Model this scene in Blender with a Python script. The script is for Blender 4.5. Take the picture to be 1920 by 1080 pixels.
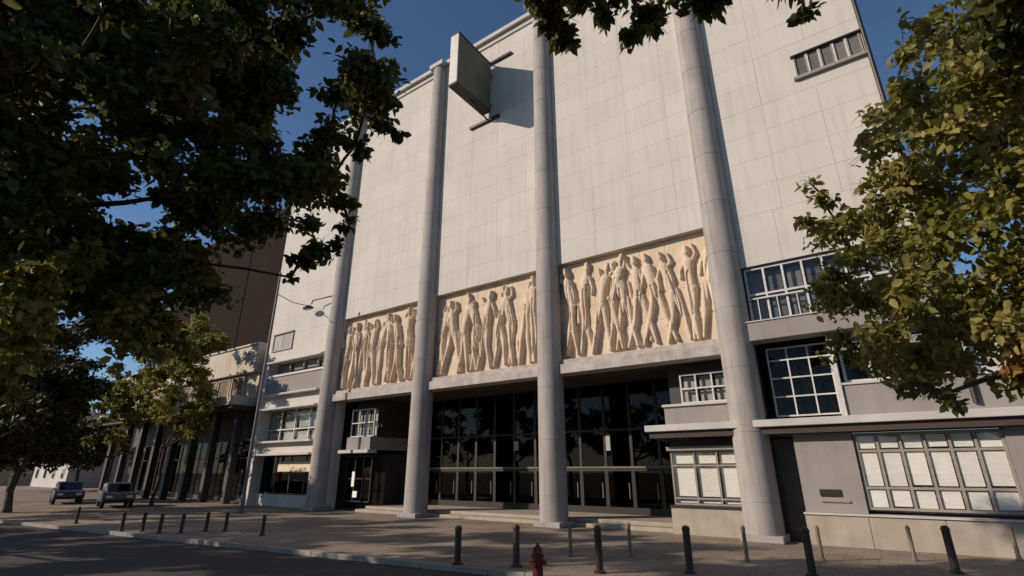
import bpy, math, random
import numpy as np
from mathutils import Vector

# ------------------------------------------------------------------ camera, sky, sun
R = math.radians
scene = bpy.context.scene
for o in list(bpy.data.objects): bpy.data.objects.remove(o)
col = scene.collection
CAM_H = 2.2; PITCH = R(19.9); YAW = R(35.4); FPX = 951.0
cd = bpy.data.cameras.new('camera'); cam = bpy.data.objects.new('camera', cd); col.objects.link(cam)
cd.sensor_width = 36; cd.lens = FPX / 1920 * 36; cd.clip_start = 0.05; cd.clip_end = 3000
cam.location = (0, 0, CAM_H); cam.rotation_euler = (math.pi/2 + PITCH, 0, YAW)
scene.camera = cam
SUN_AZ = R(44); SUN_EL = R(25)          # azimuth left of the facade's normal, elevation
sdir = Vector((-math.sin(SUN_AZ)*math.cos(SUN_EL), -math.cos(SUN_AZ)*math.cos(SUN_EL), math.sin(SUN_EL)))
world = bpy.data.worlds.new('World'); scene.world = world; world.use_nodes = True
wn = world.node_tree.nodes; wl_ = world.node_tree.links
sky = wn.new('ShaderNodeTexSky'); sky.sky_type = 'NISHITA'; sky.sun_disc = False
sky.sun_elevation = SUN_EL; sky.sun_rotation = math.atan2(sdir.x, sdir.y)
sky.air_density = 1.0; sky.dust_density = 0.25; sky.ozone_density = 5.0
bg = wn['Background']; bg.inputs['Strength'].default_value = 0.098
wl_.new(sky.outputs['Color'], bg.inputs['Color'])
sd = bpy.data.lights.new('sun', 'SUN'); sd.energy = 4.5; sd.angle = R(0.53); sd.color = (1.0, 0.845, 0.70)
sun = bpy.data.objects.new('sun', sd); col.objects.link(sun); sun.location = sdir*60
sun.rotation_euler = sdir.to_track_quat('Z', 'Y').to_euler()
scene.view_settings.view_transform = 'Standard'; scene.view_settings.look = 'None'
scene.view_settings.exposure = 0.0; scene.view_settings.gamma = 1.0
scene.view_settings.use_curve_mapping = False

# pixel of the 1920x1080 photograph -> point in the place
FW = Vector((-math.sin(YAW)*math.cos(PITCH), math.cos(YAW)*math.cos(PITCH), math.sin(PITCH)))
RT = Vector((math.cos(YAW), math.sin(YAW), 0)); UP = RT.cross(FW); CP = Vector((0, 0, CAM_H))
def ray(u, v): return FW + RT*((u-960)/FPX) + UP*((540-v)/FPX)
def on_y(u, v, Y): d = ray(u, v); return CP + d*(Y/d.y)
def on_z(u, v, Z): d = ray(u, v); return CP + d*((Z-CAM_H)/d.z)
def at_dist(u, v, D): return CP + ray(u, v).normalized()*D
def proj(P):
    d = Vector(P)-CP; z = d.dot(FW)
    return (960+FPX*d.dot(RT)/z, 540-FPX*d.dot(UP)/z) if z > 0.1 else (9999, 9999)

rnd = random.Random(11); rng = np.random.default_rng(5)

# ------------------------------------------------------------------ materials
def mat(name, c1, c2=None, rough=0.8, scale=3.0, detail=6, bump=0.0, bscale=40.0, streak=0.0, metal=0.0, objvar=0.0, spec=0.4, vec=None):
    m = bpy.data.materials.new(name); m.use_nodes = True
    n = m.node_tree.nodes; l = m.node_tree.links; b = n['Principled BSDF']
    b.inputs['Roughness'].default_value = rough; b.inputs['Metallic'].default_value = metal
    b.inputs['Specular IOR Level'].default_value = spec
    c2 = c2 or tuple(x*0.8 for x in c1)
    tc = n.new('ShaderNodeNewGeometry'); pos = tc.outputs['Position']
    nz = n.new('ShaderNodeTexNoise'); nz.inputs['Scale'].default_value = scale; nz.inputs['Detail'].default_value = detail
    if vec:
        mp = n.new('ShaderNodeMapping'); mp.inputs['Scale'].default_value = vec; l.new(pos, mp.inputs['Vector']); l.new(mp.outputs['Vector'], nz.inputs['Vector'])
    else: l.new(pos, nz.inputs['Vector'])
    rp = n.new('ShaderNodeMapRange'); rp.inputs['From Min'].default_value = 0.32; rp.inputs['From Max'].default_value = 0.68
    l.new(nz.outputs['Fac'], rp.inputs['Value'])
    mx = n.new('ShaderNodeMix'); mx.data_type = 'RGBA'
    mx.inputs['A'].default_value = (*c1, 1); mx.inputs['B'].default_value = (*c2, 1); l.new(rp.outputs['Result'], mx.inputs['Factor'])
    out = mx.outputs['Result']
    if streak > 0:
        mp = n.new('ShaderNodeMapping'); mp.inputs['Scale'].default_value = (1.6, 1.6, 0.09); l.new(pos, mp.inputs['Vector'])
        n2 = n.new('ShaderNodeTexNoise'); n2.inputs['Scale'].default_value = 2.2; n2.inputs['Detail'].default_value = 8; n2.inputs['Roughness'].default_value = 0.7
        l.new(mp.outputs['Vector'], n2.inputs['Vector'])
        r2 = n.new('ShaderNodeMapRange'); r2.inputs['From Min'].default_value = 0.48; r2.inputs['From Max'].default_value = 0.75; r2.inputs['To Max'].default_value = streak
        l.new(n2.outputs['Fac'], r2.inputs['Value'])
        m2 = n.new('ShaderNodeMix'); m2.data_type = 'RGBA'; m2.blend_type = 'MULTIPLY'
        m2.inputs['B'].default_value = (0.52, 0.47, 0.40, 1); l.new(r2.outputs['Result'], m2.inputs['Factor']); l.new(out, m2.inputs['A']); out = m2.outputs['Result']
    if objvar > 0:
        oi = n.new('ShaderNodeObjectInfo'); r3 = n.new('ShaderNodeMapRange'); r3.inputs['To Min'].default_value = 1-objvar; r3.inputs['To Max'].default_value = 1+objvar*0.4
        l.new(oi.outputs['Random'], r3.inputs['Value'])
        hs = n.new('ShaderNodeHueSaturation'); l.new(r3.outputs['Result'], hs.inputs['Value']); l.new(out, hs.inputs['Color']); out = hs.outputs['Color']
    l.new(out, b.inputs['Base Color'])
    if bump > 0:
        n4 = n.new('ShaderNodeTexNoise'); n4.inputs['Scale'].default_value = bscale; n4.inputs['Detail'].default_value = 4; l.new(pos, n4.inputs['Vector'])
        bp = n.new('ShaderNodeBump'); bp.inputs['Strength'].default_value = bump; bp.inputs['Distance'].default_value = 0.02
        l.new(n4.outputs['Fac'], bp.inputs['Height']); l.new(bp.outputs['Normal'], b.inputs['Normal'])
    return m

M = {}
M['wall']    = mat('wall_cladding', (0.58, 0.55, 0.50), (0.53, 0.50, 0.45), 0.85, 0.5, bump=0.10, bscale=25, streak=0.28, objvar=0.025)
M['coping']  = mat('coping_concrete', (0.55, 0.53, 0.50), (0.45, 0.43, 0.40), 0.85, 1.2, bump=0.2)
M['column']  = mat('column_concrete', (0.37, 0.34, 0.318), (0.31, 0.285, 0.27), 0.8, 1.0, bump=0.12, bscale=18, streak=0.75)
M['relief']  = mat('relief_sandstone', (0.66, 0.535, 0.40), (0.56, 0.435, 0.31), 0.9, 1.4, bump=0.3, bscale=30)
M['band']    = mat('fascia_stone', (0.50, 0.46, 0.42), (0.36, 0.32, 0.29), 0.85, 2.6, bump=0.15, streak=0.5)
M['grey']    = mat('grey_render', (0.30, 0.275, 0.25), (0.255, 0.235, 0.215), 0.85, 1.0, bump=0.1, streak=0.3)
M['mauve']   = mat('mauve_render', (0.31, 0.27, 0.25), (0.265, 0.23, 0.215), 0.85, 1.0, bump=0.1, streak=0.3)
M['plinth']  = mat('plinth_stone', (0.40, 0.345, 0.285), (0.33, 0.28, 0.225), 0.8, 2.0, bump=0.15, streak=0.3)
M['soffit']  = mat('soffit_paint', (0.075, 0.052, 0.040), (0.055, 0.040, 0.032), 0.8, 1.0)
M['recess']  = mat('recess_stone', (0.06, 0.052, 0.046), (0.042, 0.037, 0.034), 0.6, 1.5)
M['darkmet'] = mat('dark_bronze', (0.045, 0.038, 0.034), (0.035, 0.03, 0.028), 0.45, 5, metal=0.4)
M['whiteframe'] = mat('white_frame_paint', (0.62, 0.60, 0.57), (0.50, 0.48, 0.45), 0.5, 4)
M['greyframe'] = mat('grey_frame_paint', (0.32, 0.285, 0.25), (0.25, 0.22, 0.19), 0.5, 4)
M['paper']   = mat('pale_board', (0.86, 0.82, 0.76), (0.74, 0.69, 0.63), 0.7, 2.2, objvar=0.10, vec=(1.5, 1.5, 9))
M['paper2']  = mat('bright_board', (0.86, 0.84, 0.80), (0.80, 0.78, 0.74), 0.6, 3)
M['curtain'] = mat('curtain_cloth', (0.46, 0.45, 0.42), (0.34, 0.33, 0.31), 0.9, 3, vec=(6, 6, 0.4), objvar=0.2)
M['blind']   = mat('dim_blind_cloth', (0.20, 0.185, 0.175), (0.13, 0.12, 0.115), 0.9, 3, vec=(1, 1, 9), objvar=0.5)
M['cream']   = mat('cream_sign', (0.72, 0.63, 0.44), (0.64, 0.55, 0.38), 0.6, 3)
M['wing']    = mat('wing_render', (0.54, 0.48, 0.40), (0.46, 0.40, 0.33), 0.85, 0.8, bump=0.1, streak=0.5)
M['shutter'] = mat('brown_shutter', (0.20, 0.12, 0.07), (0.14, 0.085, 0.05), 0.7, 3, objvar=0.3)
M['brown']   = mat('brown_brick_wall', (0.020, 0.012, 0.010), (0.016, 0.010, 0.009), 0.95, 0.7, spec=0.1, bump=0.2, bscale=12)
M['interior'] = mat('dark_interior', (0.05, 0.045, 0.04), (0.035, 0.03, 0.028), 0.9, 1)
M['asphalt'] = mat('road_asphalt', (0.064, 0.051, 0.041), (0.047, 0.038, 0.031), 0.9, 0.45, detail=10, bump=0.35, bscale=60)
M['kerb']    = mat('kerb_stone', (0.33, 0.30, 0.27), (0.25, 0.225, 0.20), 0.85, 3, bump=0.2, objvar=0.12)
M['bark']    = mat('tree_bark', (0.085, 0.065, 0.048), (0.045, 0.034, 0.026), 0.95, 6, bump=0.6, bscale=14, vec=(1, 1, 0.25))
M['bollard'] = mat('bollard_paint', (0.045, 0.026, 0.021), (0.032, 0.020, 0.017), 0.45, 8, bump=0.05)
M['bollard_light'] = mat('bollard_grey_paint', (0.20, 0.165, 0.12), (0.15, 0.12, 0.09), 0.5, 8)
M['hydrant'] = mat('hydrant_red', (0.16, 0.014, 0.012), (0.10, 0.012, 0.010), 0.4, 8)
M['pole']    = mat('pole_galvanised', (0.16, 0.14, 0.145), (0.12, 0.105, 0.11), 0.55, 5, metal=0.3)
M['signwhite'] = mat('sign_white', (0.66, 0.64, 0.60), (0.58, 0.56, 0.52), 0.6, 2, streak=0.3)
M['signshade'] = mat('sign_side_shade', (0.13, 0.14, 0.10), (0.10, 0.11, 0.08), 0.6, 1.6, streak=0.5)  # greenish side, its shade put into the dark colour
M['carblue'] = mat('car_paint_blue', (0.030, 0.028, 0.070), (0.028, 0.026, 0.066), 0.42, 2, spec=0.6)
M['cargrey'] = mat('car_paint_grey', (0.075, 0.075, 0.075), (0.07, 0.07, 0.07), 0.5, 2, metal=0.1, spec=0.4)
M['tyre']    = mat('tyre_rubber', (0.02, 0.02, 0.02), (0.016, 0.016, 0.016), 0.9, 10)
M['rim']     = mat('wheel_rim', (0.35, 0.35, 0.36), (0.30, 0.30, 0.31), 0.35, 6, metal=0.8)
M['lampglass'] = mat('lamp_lens', (0.6, 0.58, 0.52), (0.55, 0.53, 0.48), 0.2, 6)
M['redlens'] = mat('red_lens', (0.35, 0.02, 0.02), (0.3, 0.02, 0.02), 0.2, 6)
M['farwall'] = mat('far_wall', (0.36, 0.27, 0.20), (0.30, 0.225, 0.17), 0.9, 0.5, streak=0.3)
M['farwhite'] = mat('far_white_wall', (0.55, 0.53, 0.50), (0.47, 0.45, 0.42), 0.9, 0.5, streak=0.3)

def glass(name, tint, refl=1.0, rough=0.02):
    m = bpy.data.materials.new(name); m.use_nodes = True
    n = m.node_tree.nodes; l = m.node_tree.links; n.clear()
    o = n.new('ShaderNodeOutputMaterial'); t = n.new('ShaderNodeBsdfTransparent'); g = n.new('ShaderNodeBsdfGlossy')
    t.inputs['Color'].default_value = (*tint, 1); g.inputs['Roughness'].default_value = rough
    lw_ = n.new('ShaderNodeLayerWeight'); lw_.inputs['Blend'].default_value = 0.5
    pw_ = n.new('ShaderNodeMath'); pw_.operation = 'POWER'; pw_.inputs[1].default_value = 4.0; l.new(lw_.outputs['Facing'], pw_.inputs[0])
    mu = n.new('ShaderNodeMath'); mu.operation = 'MULTIPLY_ADD'; mu.inputs[1].default_value = 0.9*refl; mu.inputs[2].default_value = 0.045*refl; mu.use_clamp = True; l.new(pw_.outputs['Value'], mu.inputs[0])
    x = n.new('ShaderNodeMixShader'); l.new(mu.outputs['Value'], x.inputs['Fac']); l.new(t.outputs['BSDF'], x.inputs[1]); l.new(g.outputs['BSDF'], x.inputs[2])
    l.new(x.outputs['Shader'], o.inputs['Surface']); return m
M['glass'] = glass('window_glass', (0.40, 0.42, 0.41), 0.35)
M['clearglass'] = glass('shop_glass', (0.96, 0.97, 0.965), 0.7)
M['carglass'] = glass('car_glass', (0.12, 0.13, 0.14), 1.5)

def leafmat(name, cols, trans=0.35):
    m = bpy.data.materials.new(name); m.use_nodes = True
    n = m.node_tree.nodes; l = m.node_tree.links; n.clear()
    o = n.new('ShaderNodeOutputMaterial'); a = n.new('ShaderNodeAttribute'); a.attribute_name = 'tint'
    r = n.new('ShaderNodeValToRGB'); e = r.color_ramp.elements
    while len(e) < len(cols): e.new(0.5)
    for i, c in enumerate(cols): e[i].position = i/(len(cols)-1); e[i].color = (*c, 1)
    l.new(a.outputs['Fac'], r.inputs['Fac'])
    d = n.new('ShaderNodeBsdfPrincipled'); d.inputs['Roughness'].default_value = 0.55; d.inputs['Specular IOR Level'].default_value = 0.35
    t = n.new('ShaderNodeBsdfTranslucent'); x = n.new('ShaderNodeMixShader'); x.inputs['Fac'].default_value = trans
    l.new(r.outputs['Color'], d.inputs['Base Color']); l.new(r.outputs['Color'], t.inputs['Color'])
    l.new(d.outputs['BSDF'], x.inputs[1]); l.new(t.outputs['BSDF'], x.inputs[2]); l.new(x.outputs['Shader'], o.inputs['Surface']); return m
M['leaf_dark'] = leafmat('leaf_dark', [(0.040, 0.050, 0.016), (0.072, 0.086, 0.024), (0.11, 0.115, 0.030), (0.16, 0.14, 0.045)], 0.42)
M['leaf_gold'] = leafmat('leaf_olive', [(0.085, 0.092, 0.018), (0.175, 0.172, 0.032), (0.27, 0.24, 0.055), (0.37, 0.31, 0.11)], 0.45)
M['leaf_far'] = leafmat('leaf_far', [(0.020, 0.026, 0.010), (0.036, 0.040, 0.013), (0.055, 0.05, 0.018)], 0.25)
M['leaf_orange'] = leafmat('leaf_rust', [(0.16, 0.07, 0.02), (0.26, 0.13, 0.045), (0.34, 0.20, 0.09)], 0.35)

# paving: slab pattern as fine relief, far and low-angled
def paving_mat():
    m = mat('pavement_slabs', (0.33, 0.26, 0.195), (0.25, 0.195, 0.145), 0.85, 0.8, bump=0.0)
    n = m.node_tree.nodes; l = m.node_tree.links; b = n['Principled BSDF']
    g = n.new('ShaderNodeNewGeometry'); br = n.new('ShaderNodeTexBrick')
    br.inputs['Scale'].default_value = 1.0; br.inputs['Brick Width'].default_value = 0.8; br.inputs['Row Height'].default_value = 0.5; br.inputs['Mortar Size'].default_value = 0.012
    br.inputs['Color1'].default_value = (1, 1, 1, 1); br.inputs['Color2'].default_value = (0.86, 0.84, 0.82, 1); br.inputs['Mortar'].default_value = (0.5, 0.47, 0.44, 1)
    l.new(g.outputs['Position'], br.inputs['Vector'])
    old = b.inputs['Base Color'].links[0].from_socket
    mx = n.new('ShaderNodeMix'); mx.data_type = 'RGBA'; mx.blend_type = 'MULTIPLY'; mx.inputs['Factor'].default_value = 1.0
    l.new(old, mx.inputs['A']); l.new(br.outputs['Color'], mx.inputs['B'])
    st = n.new('ShaderNodeTexNoise'); st.inputs['Scale'].default_value = 0.35; st.inputs['Detail'].default_value = 7; l.new(g.outputs['Position'], st.inputs['Vector'])
    rp = n.new('ShaderNodeMapRange'); rp.inputs['From Min'].default_value = 0.35; rp.inputs['From Max'].default_value = 0.65; rp.inputs['To Min'].default_value = 0.72; rp.inputs['To Max'].default_value = 1.08
    l.new(st.outputs['Fac'], rp.inputs['Value']); hs = n.new('ShaderNodeHueSaturation'); l.new(rp.outputs['Result'], hs.inputs['Value']); l.new(mx.outputs['Result'], hs.inputs['Color'])
    l.new(hs.outputs['Color'], b.inputs['Base Color'])
    bp = n.new('ShaderNodeBump'); bp.inputs['Strength'].default_value = 0.4; bp.inputs['Distance'].default_value = 0.01; l.new(br.outputs['Fac'], bp.inputs['Height']); bp.invert = True
    l.new(bp.outputs['Normal'], b.inputs['Normal']); return m
M['paving'] = paving_mat()

# ------------------------------------------------------------------ builders
WLOC = {}
def tag(o, label=None, cat=None, group=None, kind=None):
    if label: o['label'] = label
    if cat: o['category'] = cat
    if group: o['group'] = group
    if kind: o['kind'] = kind
    return o
def thing(name, loc, label, cat, group=None):
    o = bpy.data.objects.new(name, None); col.objects.link(o); o.location = loc; o.empty_display_size = 0.3
    WLOC[o] = Vector(loc); return tag(o, label, cat, group)
class MB:
    def __init__(s): s.v = []; s.f = []
    def box(s, x0, x1, y0, y1, z0, z1):
        i = len(s.v); s.v += [(x0,y0,z0),(x1,y0,z0),(x1,y1,z0),(x0,y1,z0),(x0,y0,z1),(x1,y0,z1),(x1,y1,z1),(x0,y1,z1)]
        s.f += [tuple(i+k for k in q) for q in ((0,3,2,1),(4,5,6,7),(0,1,5,4),(1,2,6,5),(2,3,7,6),(3,0,4,7))]; return s
    def tube(s, pts, rads, n=8, cap=True):
        pts = [Vector(p) for p in pts]; i0 = len(s.v); ref = Vector((0.13, 0.31, 0.94)).normalized()
        for k, p in enumerate(pts):
            t = (pts[min(k+1, len(pts)-1)] - pts[max(k-1, 0)]).normalized()
            rf = ref if abs(t.dot(ref)) < 0.95 else Vector((1, 0, 0))
            a = t.cross(rf).normalized(); b = t.cross(a)
            for j in range(n):
                an = 2*math.pi*j/n; s.v.append(tuple(p + (a*math.cos(an)+b*math.sin(an))*rads[k]))
        for k in range(len(pts)-1):
            for j in range(n):
                a = i0+k*n+j; b = i0+k*n+(j+1) % n; s.f.append((a, b, b+n, a+n))
        if cap:
            s.f.append(tuple(i0+j for j in range(n))[::-1]); e = i0+(len(pts)-1)*n; s.f.append(tuple(e+j for j in range(n)))
        return s
    def lathe(s, c, prof, n=24, sx=1.0, sy=1.0):
        i0 = len(s.v)
        for (r, z) in prof:
            for j in range(n):
                a = 2*math.pi*j/n; s.v.append((c[0]+r*sx*math.cos(a), c[1]+r*sy*math.sin(a), c[2]+z))
        for k in range(len(prof)-1):
            for j in range(n):
                a = i0+k*n+j; b = i0+k*n+(j+1) % n; s.f.append((a, b, b+n, a+n))
        s.f.append(tuple(i0+j for j in range(n))[::-1]); e = i0+(len(prof)-1)*n; s.f.append(tuple(e+j for j in range(n))); return s
    def prism_y(s, poly, y0, y1):
        i = len(s.v); n = len(poly)
        s.v += [(x, y0, z) for x, z in poly] + [(x, y1, z) for x, z in poly]
        s.f.append(tuple(range(i, i+n))); s.f.append(tuple(range(i+2*n-1, i+n-1, -1)))
        for k in range(n): s.f.append((i+k, i+n+k, i+n+(k+1) % n, i+(k+1) % n))
        return s
    def build(s, name, m, parent=None, smooth=False, bevel=0.0):
        V = np.array(s.v, dtype=np.float64); lo = V.min(0); hi = V.max(0)
        c = Vector(((lo[0]+hi[0])/2, (lo[1]+hi[1])/2, lo[2]))
        me = bpy.data.meshes.new(name); me.from_pydata([tuple(p) for p in (V-np.array(c))], [], s.f)
        me.materials.append(m if not isinstance(m, str) else M[m]); me.update()
        if smooth:
            me.polygons.foreach_set('use_smooth', [True]*len(me.polygons)); me.set_sharp_from_angle(angle=R(35))
        return place(name, me, c, parent, bevel)
def place(name, me, c, parent=None, bevel=0.0):
    o = bpy.data.objects.new(name, me); col.objects.link(o); WLOC[o] = Vector(c)
    o.location = Vector(c) - (WLOC[parent] if parent else Vector()); o.parent = parent
    if bevel:
        md = o.modifiers.new('bevel', 'BEVEL'); md.width = bevel; md.segments = 2; md.limit_method = 'ANGLE'
    return o
def bx(name, m, p, x0, x1, y0, y1, z0, z1, bevel=0.0): return MB().box(x0, x1, y0, y1, z0, z1).build(name, m, p, bevel=bevel)

# ------------------------------------------------------------------ ground
def sheet(name, m, pts, z):
    me = bpy.data.meshes.new(name); me.from_pydata([(x, y, z) for x, y in pts], [], [tuple(range(len(pts)))]); me.materials.append(M[m])
    return tag(place(name, me, (0, 0, 0)), kind='structure')
KA = math.atan(0.12)
def ky(x): return 10.7+0.12*(x+9.4)
sheet('ground', 'asphalt', [(-900, -900), (900, -900), (900, 900), (-900, 900)], -0.14)
sheet('road', 'asphalt', [(-300, ky(-300)-9.2), (120, ky(120)-9.2), (120, ky(120)), (-300, ky(-300))], -0.125)
KD = 0.157
pm = MB(); pl = [(-120, ky(-120)+KD), (40, ky(40)+KD), (40, 60), (-120, 60)]
pm.v = [(x, y, -0.3) for x, y in pl]+[(x, y, 0.0) for x, y in pl]
pm.f = [(3, 2, 1, 0), (4, 5, 6, 7), (0, 1, 5, 4), (1, 2, 6, 5), (2, 3, 7, 6), (3, 0, 4, 7)]
tag(pm.build('pavement', 'paving'), kind='structure')
kb = bpy.data.objects.new('kerb', None); col.objects.link(kb); kb.location = (-9.4, 10.7, 0); kb.rotation_euler.z = KA; tag(kb, kind='structure')
WLOC[kb] = Vector((0, 0, 0)); kme = None
for i in range(80):
    x = -60 + i*1.0
    if kme is None:
        o = MB().box(x+0.006, x+0.994, 0.0, 0.152, -0.3, 0.006).build('kerb_stone', 'kerb', kb, bevel=0.015); kme = o.data
    else: place('kerb_stone', kme, (x+0.5, 0.076, -0.3), kb, bevel=0.015)

# ------------------------------------------------------------------ theatre
YF = 20.4
th = thing('theatre_building', (-17.5, YF, 0), 'tall cream theatre with four giant columns and a carved frieze over its entrance', 'theatre')
XL, XR, ZT, ZB = -37.6, 2.45, 28.9, 11.9
wall = MB()
wall.box(XL, XR, YF+0.05, 44, ZB+0.02, ZT)
wall.box(-3.9, XR, YF+0.06, 44, 9.75, ZB+0.02)
wall.box(XL, -28.5, YF+0.06, 44, 9.95, ZB+0.02)
wall = wall.build('wall', 'wall', th)
NC = 20; NR = 14; ph = (ZT-ZB)/NR; pw = (XR-XL)/NC; pmesh = {}
def panel(x0, x1, z0, z1):
    g = 0.004; key = (round(x1-x0, 3), round(z1-z0, 3))
    dy = rnd.uniform(-0.0015, 0.0015)
    if key not in pmesh:
        w, h = key
        o = MB().box(x0+g, x1-g, YF, YF+0.045, z0+g, z1-g).build('wall_panel', 'wall', wall); pmesh[key] = o.data
    else: o = place('wall_panel', pmesh[key], ((x0+x1)/2, YF+0.0225, z0+g), wall)
    o.location.y += dy
for i in range(NC):
    x0 = XL+i*pw
    for k in range(NR):
        if i >= NC-2 and k in (4, 5): continue
        panel(x0, x0+pw, ZB+ph*k, ZB+ph*(k+1))
for x0, x1 in ((-3.9, -1.9), (-1.9, 0.1), (0.1, XR)): panel(x0, x1, 9.75, ZB)
for i in range(3):
    a = XL+i*(37.6-28.6)/3; b = XL+(i+1)*(37.6-28.6)/3
    if i != 0: panel(a, b, 9.95, ZB)
# surround and panes of the strip window high on the right
wx0, wx1, wz0, wz1 = -0.10, 2.22, 17.42, 18.42
fx0, fz0, fz1 = XL+18*pw, ZB+4*ph, ZB+6*ph
bx('window_surround', 'wall', th, fx0+.007, XR-.007, YF, YF+.045, fz0+.007, wz0)
bx('window_surround', 'wall', th, fx0+.007, XR-.007, YF, YF+.045, wz1, fz1-.007)
bx('window_surround', 'wall', th, fx0+.007, wx0, YF, YF+.045, wz0, wz1)
bx('window_surround', 'wall', th, wx1, XR-.007, YF, YF+.045, wz0, wz1)
for i in range(5):
    a = wx0+i*(wx1-wx0)/5; b = a+(wx1-wx0)/5
    w = MB().box(a+.0, a+.055, YF-.05, YF+.04, wz0, wz1).box(b-.055, b, YF-.05, YF+.04, wz0, wz1).box(a+.055, b-.055, YF-.03, YF+.04, wz0, wz0+.05).build('window', 'whiteframe' if i % 2 else 'greyframe', th)
    bx('pane', 'blind', w, a+.055, b-.055, YF+.01, YF+.045, wz0+.05, wz1-.01)
bx('window_sill', 'grey', th, wx0-.12, wx1+.12, YF-.16, YF+.04, wz0-.14, wz0-.005, bevel=.01)
bx('window_hood', 'darkmet', th, wx0-.08, wx1+.06, YF-.14, YF+.04, wz1+.004, wz1+.08, bevel=.01)
# coping with overhang
bx('coping', 'coping', th, XL-.15, XR+.15, YF-.32, 44.2, ZT+.004, ZT+.32, bevel=.03)
bx('coping', 'coping', th, XL-.05, XR+.05, YF-.10, 44.1, ZT-.34, ZT, bevel=.02)
dp = MB().tube([(XR-.10, YF-.10, 4.1), (XR-.10, YF-.10, ZT-.35)], [.075, .075], 10).build('downpipe', 'darkmet', th, smooth=True)

# columns
CX = [-29.15, -20.62, -12.29, -4.0]; CYc = 20.40
cme = None
for i, x in enumerate(CX):
    prof = [(0.62, 0.0), (0.615, 0.9), (0.605, 4), (0.59, 12), (0.565, 20), (0.545, 27.6), (0.54, 28.85)]
    zj = [1.2+2.3*q for q in range(12)]; pr2 = []
    for (ra, za), (rb, zb) in zip(prof[:-1], prof[1:]):
        pr2.append((ra, za))
        for q in zj:
            if za < q < zb-.05:
                rr = ra+(rb-ra)*(q-za)/(zb-za); pr2 += [(rr, q), (rr-.012, q+.006), (rr-.012, q+.022), (rr, q+.028)]
    prof = pr2+[prof[-1]]
    o = MB().lathe((x, CYc, 0), prof, 40).build('column', 'column', th, smooth=True)
    bx('column_plinth', 'column', o, x-.66, x+.66, CYc-.66, CYc+.66, 0.0, 0.22, bevel=.03)
    bx('column_cap', 'coping', o, x-.60, x+.60, CYc-.60, YF-.325, 28.86, ZT+.32-.003, bevel=.02)

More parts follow.
